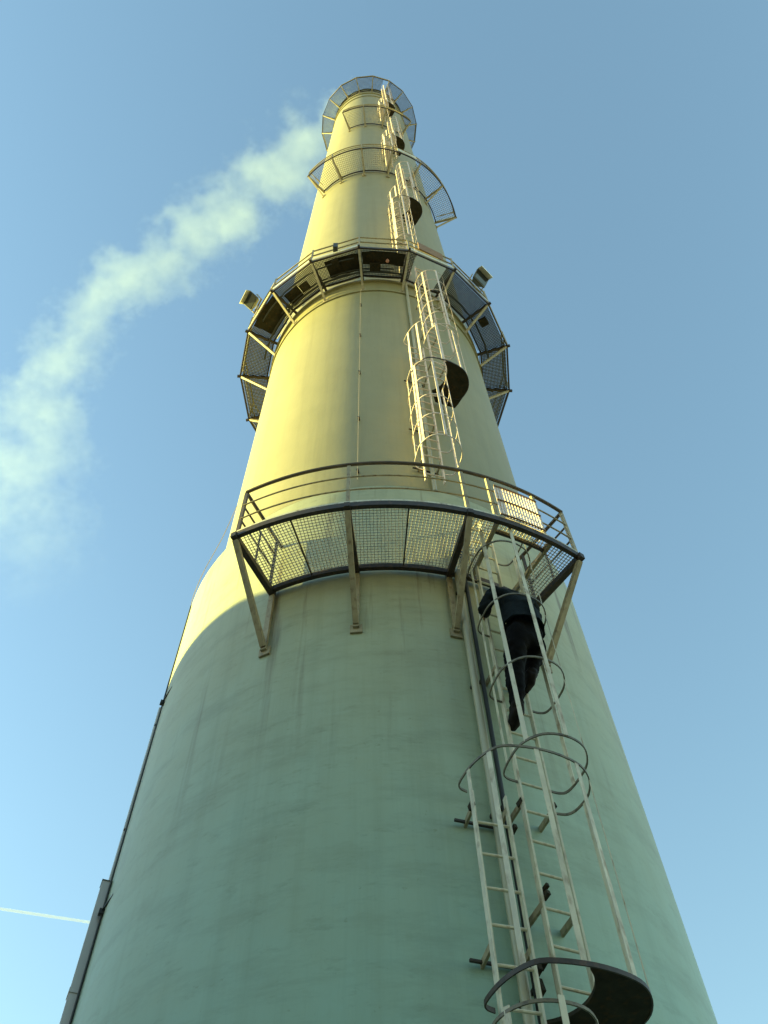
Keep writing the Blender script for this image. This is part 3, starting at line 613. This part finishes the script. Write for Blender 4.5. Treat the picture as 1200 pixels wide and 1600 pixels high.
# ------------------------------------------------------------------ smoke drifting from the mouth of the chimney
ZS = 74.0 + EYE
PATH = [(0.6, 7.4, 1.7), (-3.4, 8.2, 2.6), (-6.8, 10.9, 3.1), (-9.8, 13.4, 3.1), (-14.1, 16.8, 3.0), (-19.5, 19.6, 2.9), (-23.3, 22.4, 2.8), (-26.2, 26.4, 3.2), (-28.6, 30.4, 4.0), (-31.0, 35.5, 5.0), (-32.0, 42.0, 5.6), (-32.0, 48.0, 5.6)]
def make_smoke():
    ctr = smooth_path([(x, y, ZS) for x, y, r in PATH], 6)
    n = len(ctr); rr = []
    for i in range(n):
        f = i / 6; k = min(int(f), len(PATH) - 2); u = f - k; rr.append((PATH[k][2] * (1 - u) + PATH[k + 1][2] * u) * 1.7)
    m = MB(); m.tube(ctr, rr, 20); o = m.build('smoke_plume', 'soot', None)
    mat = bpy.data.materials.new('smoke'); mat.use_nodes = True; nt = mat.node_tree; N = nt.nodes; L = nt.links; N.clear()
    out = N.new('ShaderNodeOutputMaterial'); pv = N.new('ShaderNodeVolumePrincipled')
    pv.inputs['Color'].default_value = (0.72, 0.88, 1.0, 1); pv.inputs['Anisotropy'].default_value = 0.1
    L.new(pv.outputs[0], out.inputs['Volume'])
    geo = N.new('ShaderNodeNewGeometry'); sep = N.new('ShaderNodeSeparateXYZ'); L.new(geo.outputs['Position'], sep.inputs[0])
    def math_(op, a, b=None, clamp=False):
        q = N.new('ShaderNodeMath'); q.operation = op; q.use_clamp = clamp
        for i, v in enumerate((a, b)):
            if v is None: continue
            if isinstance(v, (int, float)): q.inputs[i].default_value = v
            else: L.new(v, q.inputs[i])
        return q.outputs[0]
    # distance from the drifting centre line: nearest of the short straight pieces
    best = None
    pts = [Vector((x, y, ZS)) for x, y, r in PATH]
    for k in range(len(PATH) - 1):
        a, b = pts[k], pts[k + 1]; ab = b - a; l2 = ab.length_squared
        sub = N.new('ShaderNodeVectorMath'); sub.operation = 'SUBTRACT'; L.new(geo.outputs['Position'], sub.inputs[0]); sub.inputs[1].default_value = a
        dot = N.new('ShaderNodeVectorMath'); dot.operation = 'DOT_PRODUCT'; L.new(sub.outputs[0], dot.inputs[0]); dot.inputs[1].default_value = ab / l2
        t = math_('ADD', dot.outputs['Value'], 0.0, True)
        sc = N.new('ShaderNodeVectorMath'); sc.operation = 'SCALE'; sc.inputs[0].default_value = ab; L.new(t, sc.inputs['Scale'])
        dv = N.new('ShaderNodeVectorMath'); dv.operation = 'DISTANCE'; L.new(sub.outputs[0], dv.inputs[0]); L.new(sc.outputs[0], dv.inputs[1])
        R = math_('ADD', math_('MULTIPLY', t, PATH[k + 1][2] - PATH[k][2]), PATH[k][2])
        q = math_('DIVIDE', dv.outputs['Value'], R)
        best = q if best is None else math_('MINIMUM', best, q)
    def noise(s, det, ro):
        nz = N.new('ShaderNodeTexNoise'); nz.inputs['Scale'].default_value = s; nz.inputs['Detail'].default_value = det; nz.inputs['Roughness'].default_value = ro
        L.new(geo.outputs['Position'], nz.inputs['Vector']); return nz.outputs['Fac']
    n1 = noise(.30, 6, .60); n2 = noise(1.1, 4, .62)
    edge = math_('SUBTRACT', 1.0, best)
    e = math_('ADD', edge, math_('MULTIPLY', math_('SUBTRACT', n1, .52), 3.6))
    e = math_('ADD', e, math_('MULTIPLY', math_('SUBTRACT', n2, .5), 1.5))
    e = math_('MULTIPLY', e, 1.3, True)
    # thinner towards the far end
    fade = N.new('ShaderNodeMapRange'); L.new(sep.outputs['Y'], fade.inputs[0])
    fade.inputs[1].default_value = 17; fade.inputs[2].default_value = 46; fade.inputs[3].default_value = 1.0; fade.inputs[4].default_value = 0.03
    dens = math_('MULTIPLY', math_('MULTIPLY', e, fade.outputs[0]), SMOKE_D)
    L.new(dens, pv.inputs['Density'])
    o.data.materials.clear(); o.data.materials.append(mat)
    try: mat.cycles.volume_step_rate = 0.25
    except Exception: pass
    tag(o, 'pale wispy smoke plume drifting away from the mouth of the chimney', 'smoke', None, 'stuff')
SMOKE_D = 0.088
make_smoke()

# ------------------------------------------------------------------ contrail, ten kilometres up
c0 = Vector((-.36022864, .72921986, .58178494)) * (9500 / .58178494); c1 = Vector((-.28374328, .75817419, .58707891)) * (9500 / .58707891)
dd = (c1 - c0).normalized(); L_ = (c1 - c0).length
pts = [c0 + dd * (L_ * 1.05 - 260 * i) + Vector((0, 0, EYE)) for i in range(28)]
m = MB(); m.tube(pts, [22 + 12 * (i / 27) for i in range(28)], 12)
ctl = m.build('contrail', 'soot', None)
mt = bpy.data.materials.new('contrail_ice'); mt.use_nodes = True; nt = mt.node_tree; nt.nodes.clear()
o_ = nt.nodes.new('ShaderNodeOutputMaterial'); v_ = nt.nodes.new('ShaderNodeVolumePrincipled'); v_.inputs['Color'].default_value = (.80, .92, 1, 1); v_.inputs['Density'].default_value = 0.014
nt.links.new(v_.outputs[0], o_.inputs['Volume']); ctl.data.materials.clear(); ctl.data.materials.append(mt)
tag(ctl, 'thin white aircraft contrail low in the sky beside the chimney', 'contrail', None, 'stuff')
